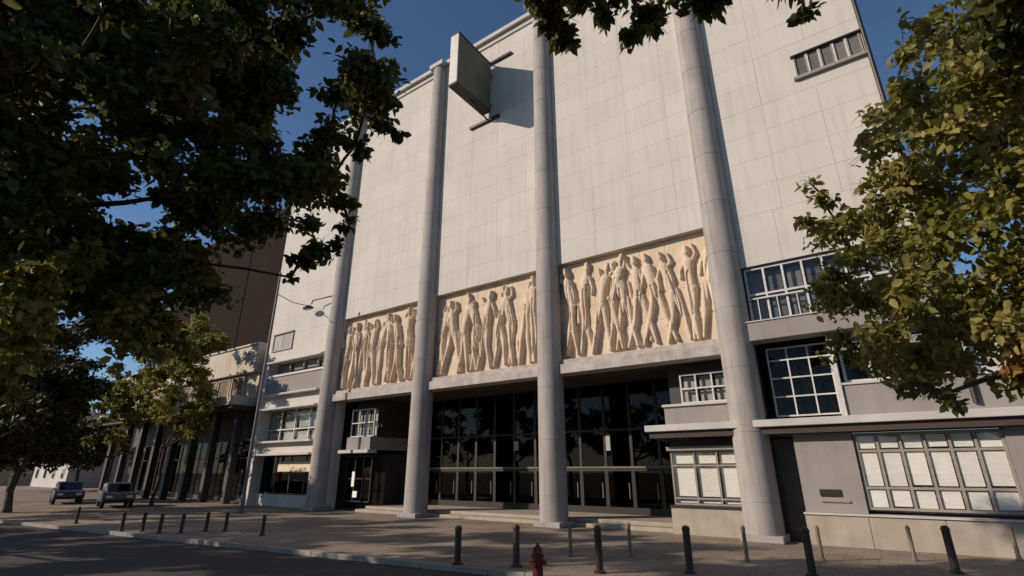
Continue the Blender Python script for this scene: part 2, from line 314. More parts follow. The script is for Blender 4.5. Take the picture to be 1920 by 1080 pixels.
# carved relief: three heightfield panels
RZ0, RZ1 = 7.10, 11.96
for bi in range(3):
    x0, x1 = CX[bi]+0.02, CX[bi+1]-0.02
    nx, nz = 380, 224
    xs = np.linspace(x0, x1, nx); zs = np.linspace(RZ0, RZ1, nz); Xg, Zg = np.meshgrid(xs, zs)
    def cap(pts, r0, r1, h):        # raised tapering limb with steep rounded sides
        best = np.zeros(Xg.shape); pos_ = 0.0
        tot = sum(math.hypot(q[0]-p[0], q[1]-p[1]) for p, q in zip(pts[:-1], pts[1:]))+1e-6
        for (ax, az), (cx_, cz_) in zip(pts[:-1], pts[1:]):
            dx, dz = cx_-ax, cz_-az; L2 = dx*dx+dz*dz+1e-9; L_ = math.sqrt(L2)
            t = np.clip(((Xg-ax)*dx+(Zg-az)*dz)/L2, 0, 1); arc = (pos_+t*L_)/tot; pos_ += L_
            rr = (r0+(r1-r0)*arc)*(1+.10*np.sin(arc*tot*3.2+ax*3))
            q = np.hypot(Xg-ax-t*dx, Zg-az-t*dz)/rr
            best = np.maximum(best, h*np.clip((1-q)*4.5, 0, 1)*(.72+.28*np.clip(1-q*q, 0, 1)))
        return best
    Hh = 0.012*np.sin(Xg*2.1+bi+Zg) + 0.010*np.sin(Xg*6.3+Zg*2.9)*np.sin(Zg*4.1+bi)
    fig = np.zeros(Xg.shape); fr_ = random.Random(31+bi); nf = (9, 9, 10)[bi]
    for k in range(nf):
        cx = x0+0.75+(x1-x0-1.25)*(k+.5)/nf+fr_.uniform(-.14, .14); Hf = fr_.uniform(4.2, 4.72); zf = RZ0+fr_.uniform(.10, .22)
        ln = fr_.uniform(-.75, .75); st = fr_.uniform(.15, .58)*fr_.choice((-1, 1)); h = fr_.uniform(.22, .33)
        hip = (cx+fr_.uniform(-.12, .12), zf+.50*Hf); sh = (cx+ln*.55, zf+.80*Hf); hd = (cx+ln*.75+fr_.uniform(-.06, .06), zf+.885*Hf)
        P_ = [cap([hip, ((hip[0]+sh[0])/2+fr_.uniform(-.06, .06), (hip[1]+sh[1])/2), sh], .19, .225, h),
              cap([sh, hd], .10, .09, h*.85), cap([(hd[0], hd[1]+.04), (hd[0]+ln*.1, hd[1]+.27)], .135, .115, h*1.05),
              cap([(hip[0]-.07, hip[1]+.1), (cx-.10-st*.35+fr_.uniform(-.08, .08), zf+.26*Hf), (cx-.12-st, zf)], .17, .075, h*.95),
              cap([(hip[0]+.07, hip[1]+.1), (cx+.10+st*.45+fr_.uniform(-.08, .08), zf+.27*Hf), (cx+.12+st, zf+.05)], .17, .075, h*.85)]
        for sg in (-1, 1):
            up = fr_.random() < .38; ex, ez = sh[0]+sg*fr_.uniform(.24, .40), sh[1]+(fr_.uniform(.05, .3) if up else -fr_.uniform(.4, .65))
            P_.append(cap([(sh[0]+sg*.17, sh[1]-.02), (ex, ez), (ex+sg*fr_.uniform(-.25, .15), ez+(fr_.uniform(.3, .5) if up else -fr_.uniform(.25, .55)))], .095, .055, h*.75))
        body = P_[0]
        for q in P_[1:]: body = np.maximum(body, q)
        fold = 0
        for q in range(3):        # incised drapery
            fx = cx+fr_.uniform(-.14, .14); sl = ln*.2+fr_.uniform(-.06, .06)
            dl = np.abs(Xg-(fx+sl*(Zg-hip[1])+.05*np.sin(Zg*2.2+k))); zlo, zhi = zf+fr_.uniform(.3, 1.4), zf+Hf*fr_.uniform(.55, .75)
            fold = np.maximum(fold, fr_.uniform(.05, .10)*np.exp(-(dl/.035)**2)*(Zg > zlo)*(Zg < zhi))
        body = np.where(body > .05, np.maximum(body-fold, .03), body)
        fig = np.maximum(fig, body)
        if k < nf-1 and fr_.random() < .7:        # low drapery between two figures
            gx = cx+(x1-x0-1.25)/nf*.5; gz = zf+fr_.uniform(.2, 2.2)
            fig = np.maximum(fig, cap([(gx, gz), (gx+fr_.uniform(-.15, .15), gz+fr_.uniform(.6, 1.4))], .09, .05, h*.5))
    Hh = np.maximum(Hh, fig)
    jx = np.abs(((Xg-x0)/((x1-x0)/7)+.5) % 1-.5)*((x1-x0)/7); jz = np.abs(((Zg-RZ0)/1.215+.5) % 1-.5)*1.215
    Hh -= 0.02*(np.minimum(jx, jz) < 0.018)
    e = np.minimum(np.minimum(Xg-x0, x1-Xg), np.minimum(Zg-RZ0, RZ1-Zg)); Hh *= np.clip(e/0.12, 0, 1)
    Yg = YF+0.36 - Hh
    V = np.stack([Xg.ravel(), Yg.ravel(), Zg.ravel()], 1); c = np.array([(x0+x1)/2, YF+0.3, RZ0])
    idx = np.arange(nx*nz).reshape(nz, nx)
    F = np.stack([idx[:-1, :-1].ravel(), idx[:-1, 1:].ravel(), idx[1:, 1:].ravel(), idx[1:, :-1].ravel()], 1)
    me = bpy.data.meshes.new('relief_panel'); me.from_pydata((V-c).tolist(), [], F.tolist()); me.materials.append(M['relief'])
    me.polygons.foreach_set('use_smooth', [True]*len(me.polygons))
    o = place('relief_panel', me, c, th)
    o['label'] = ['sand coloured carved frieze of draped figures, first bay from the left', 'sand coloured carved frieze of draped figures, middle bay', 'sand coloured carved frieze of draped figures, widest bay on the right'][bi]
bx('relief_backing', 'band', th, CX[0]+.02, CX[3]-.02, YF+1.05, YF+1.3, 6.5, 12.3)
for bi in range(3):
    x0, x1 = CX[bi]+0.02, CX[bi+1]-0.02
    f = bx('fascia_band', 'band', th, x0, x1, YF-.18, YF+.62, 6.42, 6.86, bevel=.015)
    bx('fascia_moulding', 'band', f, x0, x1, YF-.06, YF+.60, 6.863, 7.08, bevel=.015)

# recessed entrance
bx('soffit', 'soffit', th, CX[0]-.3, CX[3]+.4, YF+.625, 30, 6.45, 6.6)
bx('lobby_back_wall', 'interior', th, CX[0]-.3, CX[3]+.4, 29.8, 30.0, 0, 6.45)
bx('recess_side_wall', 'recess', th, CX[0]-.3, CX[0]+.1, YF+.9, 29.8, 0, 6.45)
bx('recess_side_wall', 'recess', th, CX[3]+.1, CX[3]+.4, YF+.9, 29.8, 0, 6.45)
bx('entrance_step', 'plinth', th, -26.0, -7.3, YF+.45, YF+6.5, 0.0, 0.16, bevel=.02)
bx('entrance_step', 'plinth', th, -25.6, -7.3, YF+.85, YF+6.5, 0.163, 0.32, bevel=.02)
GY = 24.2; gx0, gx1 = -25.3, -7.4; ng = 13; gw = (gx1-gx0)/ng
for i in range(ng):
    a = gx0+i*gw; b = a+gw
    d = MB().box(a, a+.09, GY, GY+.10, .33, 2.35).box(b-.09, b, GY, GY+.10, .33, 2.35).box(a+.09, b-.09, GY, GY+.10, 2.22, 2.35).box(a+.09, b-.09, GY, GY+.10, .33, .62).build('glass_door', 'darkmet', th)
    bx('pane', 'glass', d, a+.09, b-.09, GY+.045, GY+.06, .62, 2.22)
    MB().tube([(b-.2, GY-.06, 1.0), (b-.2, GY-.06, 1.7)], [.02, .02], 8).build('handle', 'greyframe', d)
    w = MB().box(a, a+.07, GY, GY+.10, 2.44, 6.4).box(b-.07, b, GY, GY+.10, 2.44, 6.4).box(a+.07, b-.07, GY, GY+.10, 4.1, 4.2).build('fanlight', 'darkmet', th)
    bx('pane', 'glass', w, a+.07, b-.07, GY+.045, GY+.06, 2.44, 4.1)
    bx('pane', 'glass', w, a+.07, b-.07, GY+.045, GY+.06, 4.2, 6.4)
for u, v, w_, h_ in ((1140, 830, .22, .75), (968, 836, .3, .5)):
    q = on_y(u, v, GY-.02); bx('notice_glow_sheet', 'curtain', th, q.x-w_/2, q.x+w_/2, GY-.03, GY-.012, q.z-h_/2, q.z+h_/2)  # pale sheets stand for glows of light on the glazing
bx('transom_beam', 'blind', th, gx0, gx1, GY-.04, GY+.14, 2.355, 2.435, bevel=.01)

# glazed bay left of the entrance and bay right of the entrance, canopy over the shop
def grid_window(name, x0, x1, z0, z1, y, cols_, rows, fr, fm, pm, parent, backm=None, backd=0.25, label=None):
    """frame with mullions; every pane its own mesh"""
    m = MB().box(x0, x1, y, y+.09, z0, z0+fr).box(x0, x1, y, y+.09, z1-fr, z1).box(x0, x0+fr, y, y+.09, z0+fr, z1-fr).box(x1-fr, x1, y, y+.09, z0+fr, z1-fr)
    xe = [x0+(x1-x0)*k/cols_ for k in range(cols_+1)] if isinstance(cols_, int) else cols_
    ze = [z0+(z1-z0)*k/rows for k in range(rows+1)] if isinstance(rows, int) else rows
    for x in xe[1:-1]: m.box(x-fr/2, x+fr/2, y+.003, y+.087, z0+fr, z1-fr)
    for z in ze[1:-1]:
        for i in range(len(xe)-1): m.box(xe[i]+(fr if i == 0 else fr/2), xe[i+1]-(fr if i == len(xe)-2 else fr/2), y+.006, y+.084, z-fr/2, z+fr/2)
    w = m.build(name, fm, parent)
    if label: w['label'] = label
    for i in range(len(xe)-1):
        for k in range(len(ze)-1):
            bx('pane', pm, w, xe[i]+fr/2, xe[i+1]-fr/2, y+.04, y+.05, ze[k]+fr/2, ze[k+1]-fr/2)
            if backm:
                q = rnd.uniform(0, .02)
                bx('display_board' if 'board' in M[backm].name else 'curtain', backm, w, xe[i]+fr*1.3, xe[i+1]-fr*1.3, y+backd+q, y+backd+q+.02, ze[k]+fr*1.3, ze[k+1]-fr*1.3)
    return w
# right bay, behind the fourth column
bx('bay_wall', 'grey', th, -7.2, -4.6, YF+.45, YF+3.7, 3.95, 4.66, bevel=.01)
bx('bay_sill', 'coping', th, -7.25, -4.55, YF+.35, YF+.6, 4.663, 4.76, bevel=.01)
grid_window('bay_window', -6.5, -4.6, 4.77, 5.95, YF+.62, 3, 2, .06, 'whiteframe', 'clearglass', th, 'curtain', .3)
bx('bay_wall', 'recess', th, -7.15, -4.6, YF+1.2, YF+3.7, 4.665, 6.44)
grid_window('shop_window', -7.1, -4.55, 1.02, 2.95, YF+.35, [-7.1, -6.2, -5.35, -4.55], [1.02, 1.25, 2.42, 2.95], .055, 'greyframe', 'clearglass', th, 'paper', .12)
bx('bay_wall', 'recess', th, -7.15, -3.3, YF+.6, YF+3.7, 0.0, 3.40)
bx('shop_lintel', 'grey', th, -7.2, -4.5, YF+.2, YF+.59, 2.96, 3.12, bevel=.01)
bx('shop_plinth', 'plinth', th, -7.2, -4.5, YF+.15, YF+.59, 0.0, 0.93, bevel=.015)
bx('shop_sill', 'darkmet', th, -7.22, -4.48, YF+.1, YF+.58, 0.933, 1.015)
bx('canopy', 'coping', th, -7.72, 9.5, YF-.55, YF+.7, 3.66, 3.90, bevel=.02)
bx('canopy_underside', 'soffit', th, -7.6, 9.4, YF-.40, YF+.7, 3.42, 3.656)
# left bay mirrored behind first column
bx('bay_wall', 'grey', th, -27.6, -25.4, YF+.6, YF+3.7, 3.45, 4.2, bevel=.01)
grid_window('bay_window', -27.6, -25.4, 4.23, 5.9, YF+.8, 3, 2, .06, 'whiteframe', 'clearglass', th, 'curtain', .3)
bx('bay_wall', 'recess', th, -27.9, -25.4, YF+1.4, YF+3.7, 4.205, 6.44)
bx('bay_ledge', 'coping', th, -28.0, -25.2, YF+.3, YF+1.0, 3.25, 3.446, bevel=.02)
grid_window('shop_window', -27.7, -25.4, .5, 3.1, YF+.9, 3, 2, .06, 'darkmet', 'glass', th)
lsw = [o for o in th.children if o.name.startswith('shop_window')][-1]
bx('notice_glow_sheet', 'paper2', lsw, -27.1, -26.85, YF+.86, YF+.88, 1.35, 2.2)
bx('notice_glow_sheet', 'paper2', lsw, -26.9, -26.5, YF+.86, YF+.88, .75, 1.1)
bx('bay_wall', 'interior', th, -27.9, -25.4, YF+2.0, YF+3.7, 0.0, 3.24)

# right of the fourth column
rx = [-3.34, -2.66, -2.0, -1.34, -.68, -.02, .64, 1.30, 1.96, 2.42]
gw_ = grid_window('gallery_window', rx[0], rx[-1], 7.42, 9.70, YF+.12, rx, [7.42, 8.62, 9.70], .075, 'whiteframe', 'clearglass', th, 'blind', .35)
for i in range(len(rx)-1):
    a = (rx[i]+rx[i+1])/2; bx('guard_bar', 'whiteframe', gw_, a-.018, a+.018, YF+.03, YF+.07, 7.42, 8.40)
bx('guard_rail', 'whiteframe', gw_, rx[0], rx[-1], YF+.02, YF+.08, 8.403, 8.46)
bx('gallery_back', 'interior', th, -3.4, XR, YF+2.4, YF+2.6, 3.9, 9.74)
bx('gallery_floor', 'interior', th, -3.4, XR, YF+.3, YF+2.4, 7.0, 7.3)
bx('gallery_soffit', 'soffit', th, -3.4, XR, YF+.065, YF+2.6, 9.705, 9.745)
bx('balcony_slab', 'grey', th, -3.42, 2.6, YF-.45, YF+.29, 6.72, 7.40, bevel=.02)
bx('balcony_slab', 'coping', th, -3.46, 2.64, YF-.50, YF+.02, 7.403, 7.45, bevel=.01)
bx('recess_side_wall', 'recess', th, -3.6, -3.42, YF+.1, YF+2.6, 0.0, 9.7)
grid_window('stair_window', -3.1, -1.08, 4.05, 6.55, YF+.5, 3, [4.05, 4.75, 5.42, 6.08, 6.55], .05, 'whiteframe', 'glass', th, 'blind', .3)
bx('window_pier', 'whiteframe', th, -1.07, -.90, YF-.1, YF+.6, 3.905, 6.65, bevel=.01)
bx('parapet_panel', 'grey', th, -.895, 9.3, YF-.02, YF+.3, 3.905, 4.92, bevel=.01)
bx('parapet_coping', 'coping', th, -.895, 9.35, YF-.08, YF+.35, 4.923, 5.0, bevel=.01)
grid_window('terrace_window', -.80, 2.40, 5.02, 6.10, YF+.22, 4, 1, .09, 'whiteframe', 'glass', th)
bx('parapet_panel', 'grey', th, -.895, 2.45, YF+.1, YF+.4, 6.12, 6.715)
bx('podium_wall', 'farwhite', th, 2.46, 9.3, YF+.2, 40, 5.01, 6.9)
bx('podium_coping', 'coping', th, 2.462, 9.4, YF+.1, 40.1, 6.903, 7.1, bevel=.02)
# ground floor right
dd = bx('service_door', 'darkmet', th, -3.40, -2.66, YF+.55, YF+.62, 0.02, 3.3)
bx('door_panel', 'recess', dd, -3.28, -2.78, YF+.52, YF+.548, .3, 2.2, bevel=.01)
bx('grey_wall', 'grey', th, -2.65, -.93, YF+.02, YF+.6, .96, 3.41)
pq = bx('name_plaque', 'darkmet', th, -2.15, -1.55, YF-.03, YF+.016, 1.45, 1.66, bevel=.008)
bx('plaque_shelf', 'greyframe', th, -2.15, -1.35, YF-.04, YF+.016, 1.28, 1.33)
dxe = [-.90]+[-.90+.60*k for k in range(1, 6)]+[2.74]
dw = grid_window('display_window', -.90, 2.74, 1.08, 3.36, YF+.10, dxe, [1.08, 1.72, 2.82, 3.36], .075, 'greyframe', 'clearglass', th)
zz = [(1.17, 1.66), (1.78, 2.77), (2.88, 3.28)]
for i in range(6):
    for k, (z0, z1) in enumerate(zz):
        m_ = 'paper2' if (i == 0 and k == 0) else 'paper'
        a, b = dxe[i]+.06, dxe[i+1]-.07
        bx('display_board', m_, dw, a, b, YF+.165, YF+.18, z0+rnd.uniform(-.02, .04), z1-rnd.uniform(-.02, .03))
bx('display_back', 'mauve', th, -.92, 2.76, YF+.62, YF+.7, 1.0, 3.41)
bx('grey_wall', 'mauve', th, 2.75, 9.3, YF+.02, YF+.6, .96, 3.41)
px_ = [-2.68, -.95, .9, 2.75, 5.0, 7.2, 9.35]
for i in range(6): bx('plinth_block', 'plinth', th, px_[i]+.006, px_[i+1]-.006, YF-.18, YF+.6, 0.0, .90, bevel=.012)
bx('plinth_ledge', 'coping', th, -2.70, 9.4, YF-.24, YF+.6, .903, .955, bevel=.01)
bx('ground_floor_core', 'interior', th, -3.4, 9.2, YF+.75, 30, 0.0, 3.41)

# storeys left of the first column
bx('side_pier', 'wall', th, XL, -36.95, YF-.05, YF+1.0, 0.0, 9.93, bevel=.02)
bx('side_pier', 'wall', th, -30.0, -28.6, YF+.0, YF+1.0, 0.0, 9.93, bevel=.02)
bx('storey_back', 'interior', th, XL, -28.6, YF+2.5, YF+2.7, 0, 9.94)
swf = MB().box(-36.9, -34.3, YF-.08, YF+.045, 10.7, 10.8).box(-36.9, -36.8, YF-.08, YF+.045, 10.8, 12.0).box(-34.4, -34.3, YF-.08, YF+.045, 10.8, 12.0).box(-36.9, -34.3, YF-.14, YF+.045, 12.0, 12.1).build('window', 'greyframe', th)
for k in range(2): bx('shutter', 'curtain', swf, -36.78+1.2*k, -35.63+1.2*k, YF-.02, YF+.04, 10.81, 11.99)
panel(XL, XL+3, 9.95, ZB)
for (z0, z1, nm) in ((6.45, 7.45, 'spandrel'), (3.35, 4.15, 'spandrel')):
    bx(nm, 'wall', th, -36.94, -30.01, YF+.02, YF+.5, z0, z1, bevel=.015)
bx('balcony_parapet', 'grey', th, -36.94, -30.01, YF+.06, YF+.3, 7.453, 8.75, bevel=.01)
bx('balcony_rail', 'whiteframe', th, -36.94, -30.01, YF-.02, YF+.3, 8.753, 8.9, bevel=.01)
grid_window('window', -36.9, -30.05, 8.92, 9.92, YF+.6, 4, 1, .08, 'whiteframe', 'clearglass', th, 'curtain', .2)
grid_window('window', -36.9, -30.05, 4.17, 6.43, YF+.55, 4, [4.17, 5.0, 6.43], .09, 'whiteframe', 'clearglass', th, 'curtain', .2)
grid_window('shop_window', -36.9, -30.05, .75, 3.33, YF+.7, 4, 1, .10, 'darkmet', 'glass', th)
for z0 in (9.70, 7.30, 6.30, 4.05, 3.22): bx('ledge', 'coping', th, -36.93, -30.02, YF-.42, YF+.015, z0, z0+.13, bevel=.015)
bx('shop_fascia', 'cream', th, -34.6, -30.6, YF+.45, YF+.6, 2.2, 2.85, bevel=.01)
bx('shop_stall_riser', 'farwhite', th, -36.94, -30.01, YF+.5, YF+.9, 0.0, .74, bevel=.01)

# ------------------------------------------------------------------ projecting sign high on the facade
bs = thing('blade_sign', (-16.25, YF, 22.9), 'white edged box sign projecting from the wall between the second and third columns', 'sign')
sbx0, sbx1, sy0, sy1, sz0, sz1 = -16.55, -15.95, 17.0, YF-.28, 23.1, 26.65
bx('sign_front', 'signwhite', bs, sbx0, sbx1, sy0, sy0+.06, sz0, sz1, bevel=.01)
bx('sign_side', 'signshade', bs, sbx1-.05, sbx1-.004, sy0+.062, sy1, sz0+.004, sz1-.004)
bx('sign_side', 'signshade', bs, sbx0+.004, sbx0+.05, sy0+.062, sy1, sz0+.004, sz1-.004)
bx('sign_core', 'signshade', bs, sbx0+.052, sbx1-.052, sy0+.062, sy1, sz0+.03, sz1-.03)
bx('sign_trim', 'darkmet', bs, sbx0-.02, sbx1+.02, sy0-.02, sy1+.01, sz1+.002, sz1+.12)
bx('sign_trim', 'darkmet', bs, sbx0-.02, sbx1+.02, sy0-.02, sy1+.01, sz0-.12, sz0-.002)
bx('bracket', 'darkmet', bs, -16.4, -16.1, sy1-.02, YF-.001, 25.9, 26.1)
bx('bracket', 'darkmet', bs, -16.4, -16.1, sy1-.02, YF-.001, 23.6, 23.8)
bx('bracket', 'darkmet', bs, -17.7, -15.4, YF-.16, YF-.003, 22.55, 22.72)
bx('bracket', 'darkmet', bs, -16.4, -14.5, YF-.16, YF-.003, 26.92, 27.08)
MB().tube([(-16.25, YF-.10, 22.6), (-16.25, sy0+1.2, 23.05)], [.05, .05], 8).build('strut', 'darkmet', bs)
MB().tube([(-16.25, YF-.10, 27.0), (-16.25, sy0+1.2, 26.7)], [.05, .05], 8).build('strut', 'darkmet', bs)

# ------------------------------------------------------------------ low wing left, brown block behind, far houses
lw = thing('low_wing_building', (-50, YF, 0), 'low pale two storey wing with brown shutters left of the tall theatre', 'building')
WX0, WX1 = -66.0, -39.0
bx('parapet_wall', 'wing', lw, WX0, WX1, YF, 30, 9.55, 11.7)
bx('parapet_coping', 'coping', lw, WX0-.1, WX1+.05, YF-.12, 30, 11.703, 11.85, bevel=.02)
bx('upper_wall', 'wing', lw, WX0, WX1, YF+.45, 30, 7.0, 9.545)
bx('vent', 'darkmet', lw, -40.5, -40.0, YF-.04, YF-.003, 11.0, 11.3)
k = 0; x = WX0+.6
while x < WX1-2:
    w = MB().box(x, x+2.0, YF+.30, YF+.445, 7.85, 7.97).box(x, x+2.0, YF+.30, YF+.445, 9.3, 9.42).box(x, x+.12, YF+.30, YF+.445, 7.97, 9.3).box(x+1.88, x+2.0, YF+.30, YF+.445, 7.97, 9.3).build('window', 'wing', lw)
    for j in range(2): bx('shutter', 'shutter', w, x+.13+.88*j, x+.98+.88*j, YF+.38, YF+.44, 7.98, 9.29)
    x += 2.25
bx('canopy', 'wing', lw, WX0, WX1, YF-1.3, YF+.44, 6.9, 7.55, bevel=.02)
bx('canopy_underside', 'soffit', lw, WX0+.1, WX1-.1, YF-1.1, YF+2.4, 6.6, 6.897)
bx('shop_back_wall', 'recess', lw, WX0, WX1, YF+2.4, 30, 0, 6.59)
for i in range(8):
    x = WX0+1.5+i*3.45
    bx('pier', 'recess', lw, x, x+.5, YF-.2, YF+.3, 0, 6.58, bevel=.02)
    w = grid_window('shop_window', x+.7, x+3.1, .4, 4.6, YF+1.6, 2, [.4, 3.2, 4.6], .09, 'darkmet', 'glass', lw)
bx('link_wall', 'mauve', lw, WX1+.02, XL-.02, YF+.9, 30, 0, 11.4)
MB().tube([(WX1+.5, YF+.5, 0), (WX1+.5, YF+.5, 11.3)], [.09, .09], 8).build('downpipe', 'mauve', lw, smooth=True)

bb = thing('brown_brick_block', (-60, 31, 0), 'dark brown windowless block rising behind the low pale wing', 'building')
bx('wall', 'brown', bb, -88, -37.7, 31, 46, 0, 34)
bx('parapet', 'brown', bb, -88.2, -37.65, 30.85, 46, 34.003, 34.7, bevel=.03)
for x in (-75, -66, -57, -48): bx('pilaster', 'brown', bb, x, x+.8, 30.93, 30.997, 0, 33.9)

def house(loc, w, d, h, wallm, label, storeys, bays, roofm='shutter'):
    t = thing('far_house', loc, label, 'building', 'houses far down the street')
    x, y = loc[0], loc[1]
    bx('wall', wallm, t, x-w/2, x+w/2, y, y+d, 0, h)
    MB().prism_y([(x-w/2-.4, h+.003), (x+w/2+.4, h+.003), (x, h+2.2)], y-.4, y+d+.4).build('roof', roofm, t)
    for s in range(storeys):
        for b in range(bays):
            cx = x-w/2+w*(b+.5)/bays; z = 1.2+s*h/storeys
            f = MB().box(cx-.6, cx+.6, y-.06, y-.004, z, z+1.5).build('window', 'whiteframe', t)
            bx('pane', 'carglass', f, cx-.5, cx+.5, y-.08, y-.064, z+.1, z+1.4)
    return t
house((-104, 26, 0), 16, 12, 9, 'farwhite', 'small white house seen far left between the dark trees', 3, 4)
house((-128, 22, 0), 14, 12, 12, 'farwall', 'tan house farthest down the street at the left edge', 3, 4)

# ------------------------------------------------------------------ street furniture
def bollard(P, h, r, m, label, group, nm='bollard'):
    t = thing(nm, (P.x, P.y, 0), label, 'bollard', group)
    c = (P.x, P.y, 0)
    MB().lathe(c, [(r*1.0, 0.02), (r, h-.10), (r*1.12, h-.095), (r*1.12, h-.06), (r, h-.055), (r*.85, h-.02), (r*.35, h)], 16).build('post', m, t, smooth=True)
    MB().lathe(c, [(r*1.7, 0.001), (r*1.7, .03), (r*1.25, .06), (r*1.02, .08)], 16).build('base_collar', m, t, smooth=True)
names = ['leftmost', 'second from the left', 'third from the left', 'fourth from the left', 'fifth from the left', 'rightmost']
for i, (u, v) in enumerate([(860,985),(968,983),(1120,985),(1285,985),(1508,988),(1770,985)]):
    hb = (.9, .95, 1, 1, 1, 1)[i]; bollard(on_z(u, v, hb), hb, .085, 'bollard', 'thick dark brown bollard in the near row, '+names[i], 'near row of dark bollards')
for i, (u, v) in enumerate([(1068,980),(1178,980),(1392,985),(1530,985),(1700,985),(1892,985)]):
    bollard(on_z(u, v, .85), .85, .05, 'bollard_light', 'thin brown-grey bollard in the far row, '+names[i], 'far row of thin bollards', 'slim_bollard')
ln = ['first from the left edge', 'second from the left edge', 'third from the left edge', 'fourth from the left edge', 'fifth from the left edge', 'sixth from the left edge', 'seventh from the left edge', 'last before the theatre column']
for i, (u, v) in enumerate([(150,950),(235,960),(274,960),(306,962),(346,962),(392,960),(428,960),(497,965)]):
    bollard(on_z(u, v, .7), .7, .065, 'bollard', 'short dark bollard by the left kerb, '+ln[i], 'bollards along the left kerb', 'kerb_bollard')
P = on_z(1008, 1020, .75); hy = thing('fire_hydrant', (P.x, P.y, 0), 'dark red fire hydrant standing before the third column', 'hydrant')
c = (P.x, P.y, 0)
MB().lathe(c, [(.16, 0), (.16, .04), (.11, .05), (.105, .50), (.14, .51), (.14, .56), (.12, .57), (.10, .66), (.05, .72), (.03, .73), (.03, .77)], 20).build('body', 'hydrant', hy, smooth=True)
for s in (-1, 1): MB().tube([(c[0]+s*.09, c[1], .42), (c[0]+s*.19, c[1], .42)], [.055, .05], 12).build('outlet_cap', 'hydrant', hy, smooth=True)
MB().tube([(c[0], c[1]-.09, .38), (c[0], c[1]-.2, .38)], [.07, .065], 12).build('outlet_cap', 'hydrant', hy, smooth=True)

# tall pole with span wire and a bracket lamp on the first column
PP = Vector((-30.6, 16.6, 0))
sp = thing('street_pole', PP, 'tall slender grey pole standing left of the first column', 'pole')
MB().tube([PP, PP+Vector((0, 0, 7)), PP+Vector((0, 0, 14.6))], [.11, .09, .065], 12).build('shaft', 'pole', sp, smooth=True)
MB().lathe(PP, [(.22, 0), (.22, .08), (.15, .12), (.14, .9), (.115, 1.0)], 14).build('base', 'pole', sp, smooth=True)
LA = Vector((CX[0]-.45, CYc-.35, 13.4)); LH = on_y(578, 576, CYc-.6)
bl = thing('bracket_lamp', LA, 'small dark street lamp on a bracket arm of the first column', 'street lamp')
MB().tube([LA+Vector((.25, .2, .35)), LA+Vector((-.2, 0, .35)), Vector((LH.x+.45, LH.y, LA.z+.3)), Vector((LH.x+.35, LH.y, LH.z+.15))], [.05, .05, .045, .04], 8).build('arm', 'darkmet', bl, smooth=True)
MB().lathe((LH.x, LH.y, LH.z-.16), [(.08, 0), (.30, .03), (.36, .10), (.22, .22), (.10, .30)], 16, 1.5, .8).build('lamp_head', 'darkmet', bl, smooth=True)
MB().lathe((LH.x, LH.y, LH.z-.22), [(.05, 0), (.2, .03), (.26, .056)], 14, 1.4, .8).build('lens', 'lampglass', bl, smooth=True)
wr = MB().tube([PP+Vector((0, 0, 13.1)), (PP+Vector((0, 0, 13.1))).lerp(LH, .5)+Vector((0, 0, -.12)), LH+Vector((0, 0, .1))], [.028, .028, .028], 6).build('span_wire', 'darkmet')
tag(wr, 'thin dark span wire between the grey pole and the bracket lamp', 'wire')

# ------------------------------------------------------------------ parked cars
def car(loc, rz, paint, label, L=4.3, Wd=1.75, Ht=1.5):
    t = thing('parked_car', loc, label, 'car', 'cars parked far left'); t.rotation_euler.z = rz
    WLOC[t] = Vector((0, 0, 0))
    h = Wd/2
    prof = [(-L/2, .35), (-L/2, .72), (-L/2+.12, .86), (-L/2+1.0, .96), (L/2-.35, 1.0), (L/2-.05, .85), (L/2, .6), (L/2-.03, .33)]
    MB().prism_y(prof, -h, h).build('body', paint, t, bevel=.11)
    cab = [(-L/2+.95, .955), (-L/2+1.65, Ht-.04), (-L/2+2.0, Ht), (L/2-1.0, Ht), (L/2-.75, Ht-.06), (L/2-.3, .99)]
    MB().prism_y(cab, -h+.16, h-.16).build('cabin', paint, t, bevel=.10)
    for s in (-1, 1):
        MB().prism_y([(-L/2+1.25, 1.02), (-L/2+1.75, Ht-.12), (-L/2+2.25, Ht-.1), (-L/2+2.25, 1.02)], s*(h-.155)-.006, s*(h-.155)+.006).build('side_window', 'carglass', t)
        MB().prism_y([(-L/2+2.32, 1.02), (-L/2+2.32, Ht-.1), (L/2-1.05, Ht-.12), (L/2-.6, 1.04)], s*(h-.155)-.006, s*(h-.155)+.006).build('side_window', 'carglass', t)
        MB().box(-L/2-.012, -L/2+.06, s*(h-.35)-.17, s*(h-.35)+.17, .62, .76).build('headlight', 'lampglass', t)
        MB().box(L/2-.08, L/2+.01, s*(h-.25)-.13, s*(h-.25)+.13, .68, .86).build('taillight', 'redlens', t)
        for x in (-L/2+.8, L/2-.8):
            w = MB().tube([(x, s*(h-.02), .31), (x, s*(h-.22), .31)], [.31, .31], 20).build('wheel', 'tyre', t)
            MB().tube([(x, s*(h-.012), .31), (x, s*(h-.10), .31)], [.20, .20], 16).build('rim', 'rim', w)
    m = MB(); i = 0
    m.v += [(-L/2+1.0, -h+.3, 1.0), (-L/2+1.0, h-.3, 1.0), (-L/2+1.62, h-.34, Ht-.07), (-L/2+1.62, -h+.34, Ht-.07)]; m.v += [(a-.02, b, c_+.012) for a, b, c_ in m.v]
    m.f += [(0,1,2,3), (7,6,5,4), (0,4,5,1), (1,5,6,2), (2,6,7,3), (3,7,4,0)]; m.build('windscreen', 'carglass', t)
    MB().box(-L/2-.03, -L/2+.03, -h+.1, h-.1, .36, .52).build('bumper', 'tyre', t, bevel=.02)
    return t
car((-43.0, 14.6, 0), R(166), 'cargrey', 'grey parked car with dark windows by the shaded left shops')
car((-50.5, 14.0, 0), R(168), 'carblue', 'dark blue parked car farther left than the grey one')

